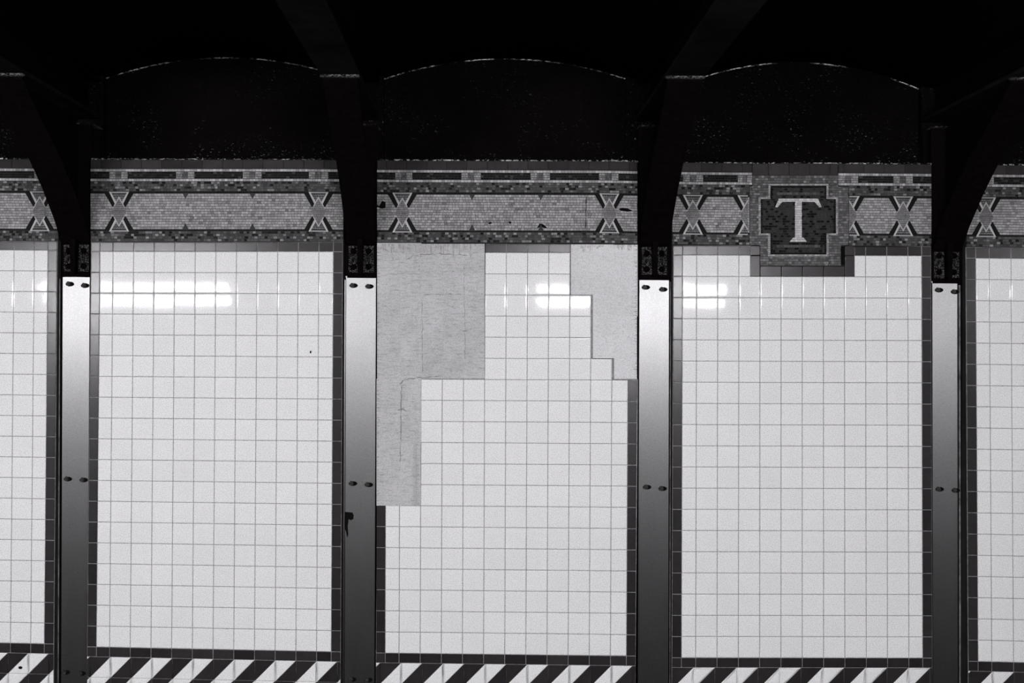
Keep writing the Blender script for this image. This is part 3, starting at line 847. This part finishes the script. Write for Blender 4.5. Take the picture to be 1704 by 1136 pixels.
    # ---- ceiling beam
    bm = MB()
    for hw_, z0, z1, mm in ((.085, Zrel(BEAMZ), Zrel(BEAMZ)+.018, 'soffit'), (.008, Zrel(BEAMZ)+.018, Zrel(1.39), 'black'), (.08, Zrel(1.39), Zrel(1.404), 'black')):
        bm.hexa([Vector((Xc+s_*hw_+SK*-y, y, z)) for z in (z0, z1) for s_, y in ((-1, -8.2), (1, -8.2), (1, .18), (-1, .18))], mm)
    o = bm.build('ceiling_beam'); tag(o, lab_bm[i], 'beam', 'ceiling beams')
    PIERS.append((Xc, hw))

# ------------------------------------------------------------------ wall, recesses, ceiling
RECESS = .25
# arches surveyed at the recessed plane: centre px, crown y, half span, rise
arches = [(-110, 100, 204, 34), (378, 96, 200, 34), (840, 98, 200, 33), (1322, 104, 206, 44), (1812, 110, 208, 46)]
def arch_pts(a, n=28):
    cx, cy, hs, rise = a; out = []
    for k in range(n+1):
        t = -1+2*k/n
        p = W(cx+hs*t, cy+rise*t*t, RECESS); out.append((p.x, p.z))
    return out
AP = [arch_pts(a) for a in arches]
wall = MB()
wall.box((-3.78, .30, 0), (3.78, .42, Zrel(1.75)), 'concrete')           # solid wall behind everything
edges = [-3.78]+[v for Xc, hw in PIERS for v in (Xc-hw-.0028, Xc+hw+.0028)]+[3.78]
zf = lambda X: at(CX+X*S, 266+dyf(CX+X*S), 0).z
for k in range(5):
    x0, x1 = edges[2*k], edges[2*k+1]
    wall.box((x0, .0125, 0), (x1, .30, min(zf(x0), zf(x1))), 'concrete')
    # ledge on top of the frieze
    zt = min(zf(x0), zf(x1))
    lg = MB(); lg.box((x0, .006, zt+.0005), (x1, .249, zt+.010), 'ledge'); struct(lg.build('trim_%d' % (k+6)))
    # lunette under the arch
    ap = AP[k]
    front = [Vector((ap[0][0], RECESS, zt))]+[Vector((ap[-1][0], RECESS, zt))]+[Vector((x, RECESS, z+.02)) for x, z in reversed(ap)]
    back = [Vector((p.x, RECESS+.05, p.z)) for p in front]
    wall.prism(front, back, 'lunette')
    tr_ = MB()  # strip added to carry the arch's painted highlight
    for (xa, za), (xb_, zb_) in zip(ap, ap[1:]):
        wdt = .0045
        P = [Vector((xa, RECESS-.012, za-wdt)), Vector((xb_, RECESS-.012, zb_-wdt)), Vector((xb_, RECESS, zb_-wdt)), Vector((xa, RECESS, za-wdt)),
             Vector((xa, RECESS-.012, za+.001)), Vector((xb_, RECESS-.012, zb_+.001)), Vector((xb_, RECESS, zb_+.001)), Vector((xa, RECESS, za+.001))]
        tr_.hexa(P, 'arch_highlight')
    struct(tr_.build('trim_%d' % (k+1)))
# piers between the recesses
for k in range(4):
    xa, xb_ = AP[k][-1][0], AP[k+1][0][0]
    wall.box((xa, .19, Zrel(.93)), (xb_, .30, Zrel(1.5)), 'lunette')
struct(wall.build('wall_back'))
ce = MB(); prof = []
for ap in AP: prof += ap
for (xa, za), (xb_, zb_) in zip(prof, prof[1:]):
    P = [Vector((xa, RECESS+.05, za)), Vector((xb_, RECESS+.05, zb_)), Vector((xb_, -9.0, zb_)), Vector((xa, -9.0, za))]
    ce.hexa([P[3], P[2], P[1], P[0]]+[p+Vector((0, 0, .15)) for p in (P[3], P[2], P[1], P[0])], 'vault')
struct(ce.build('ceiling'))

# floor: track bed and the platform the picture is taken from
fl = MB(); fl.box((-9, -4.6, -.12), (9, .42, 0), 'ballast')
fl.box((-9, -11, -.12), (9, -4.6, 1.10), 'floor')
struct(fl.build('floor'))

# ------------------------------------------------------------------ fluorescent fixtures over the platform edge
LY, LZ = -6.2, Zrel(.455)
for k in range(-1, 3):
    X = -3.745+4.93*(k)
    fx = thing('fluorescent_lamp', '%s in the row of fluorescent lamps hung over the platform edge' % ['leftmost', 'second from left', 'second from right', 'rightmost'][k+1], 'lamp', (X, LY, LZ), 'platform lamps')
    hb = MB(); h = .95
    # tilted trough: back plate and upper visor
    hb.hexa([Vector(p) for p in ((X-h, LY-.14, LZ-.10), (X+h, LY-.14, LZ-.10), (X+h, LY-.17, LZ-.10), (X-h, LY-.17, LZ-.10),
                                 (X-h, LY+.04, LZ+.13), (X+h, LY+.04, LZ+.13), (X+h, LY+.02, LZ+.15), (X-h, LY+.02, LZ+.15))], 'housing')
    hb.build('housing', fx)
    for (dy, dz) in ((-.01, .07), (-.09, -.055)):
        t = MB(); r = .030; sg = 12
        ring = lambda xx: [Vector((xx, LY+dy+r*math.cos(a), LZ+dz+r*math.sin(a))) for a in [j*2*math.pi/sg for j in range(sg)]]
        A_, B_ = ring(X-.92), ring(X+.92)
        for j in range(sg): q = (j+1) % sg; t.face([A_[j], B_[j], B_[q], A_[q]], 'unlit_tube' if k == 2 and dy < -.05 else 'tube')
        t.build('tube', fx)
        for s in (-1, 1):
            e = MB(); e.box((X+s*.92, LY+dy-.025, LZ+dz-.025), (X+s*.948, LY+dy+.025, LZ+dz+.025), 'housing'); e.build('lamp_holder', fx)
    for s in (-.7, .7):
        e = MB(); e.box((X+s-.008, LY+.02, LZ+.13), (X+s+.008, LY+.036, Zrel(1.52)), 'black'); e.build('hanger_rod', fx)

# ------------------------------------------------------------------ world, camera
w = bpy.data.worlds.new('world'); bpy.context.scene.world = w; w.use_nodes = True
w.node_tree.nodes['Background'].inputs['Color'].default_value = (0, 0, 0, 1)
w.node_tree.nodes['Background'].inputs['Strength'].default_value = 0
cam = bpy.data.cameras.new('camera'); co = bpy.data.objects.new('camera', cam); C.objects.link(co)
cam.sensor_fit = 'HORIZONTAL'; cam.sensor_width = 36; cam.lens = 36*F/1704
co.matrix_world = Matrix.Translation((0, -D, EYE)) @ Matrix.Rotation(math.pi/2, 4, 'X') @ Matrix.Rotation(ROLL, 4, 'Z')
cam.clip_start = .05
sc = bpy.context.scene; sc.camera = co
sc.view_settings.view_transform = 'Standard'; sc.view_settings.look = 'None'
sc.view_settings.gamma = 1; sc.view_settings.use_curve_mapping = False
sc.view_settings.exposure = 0.0
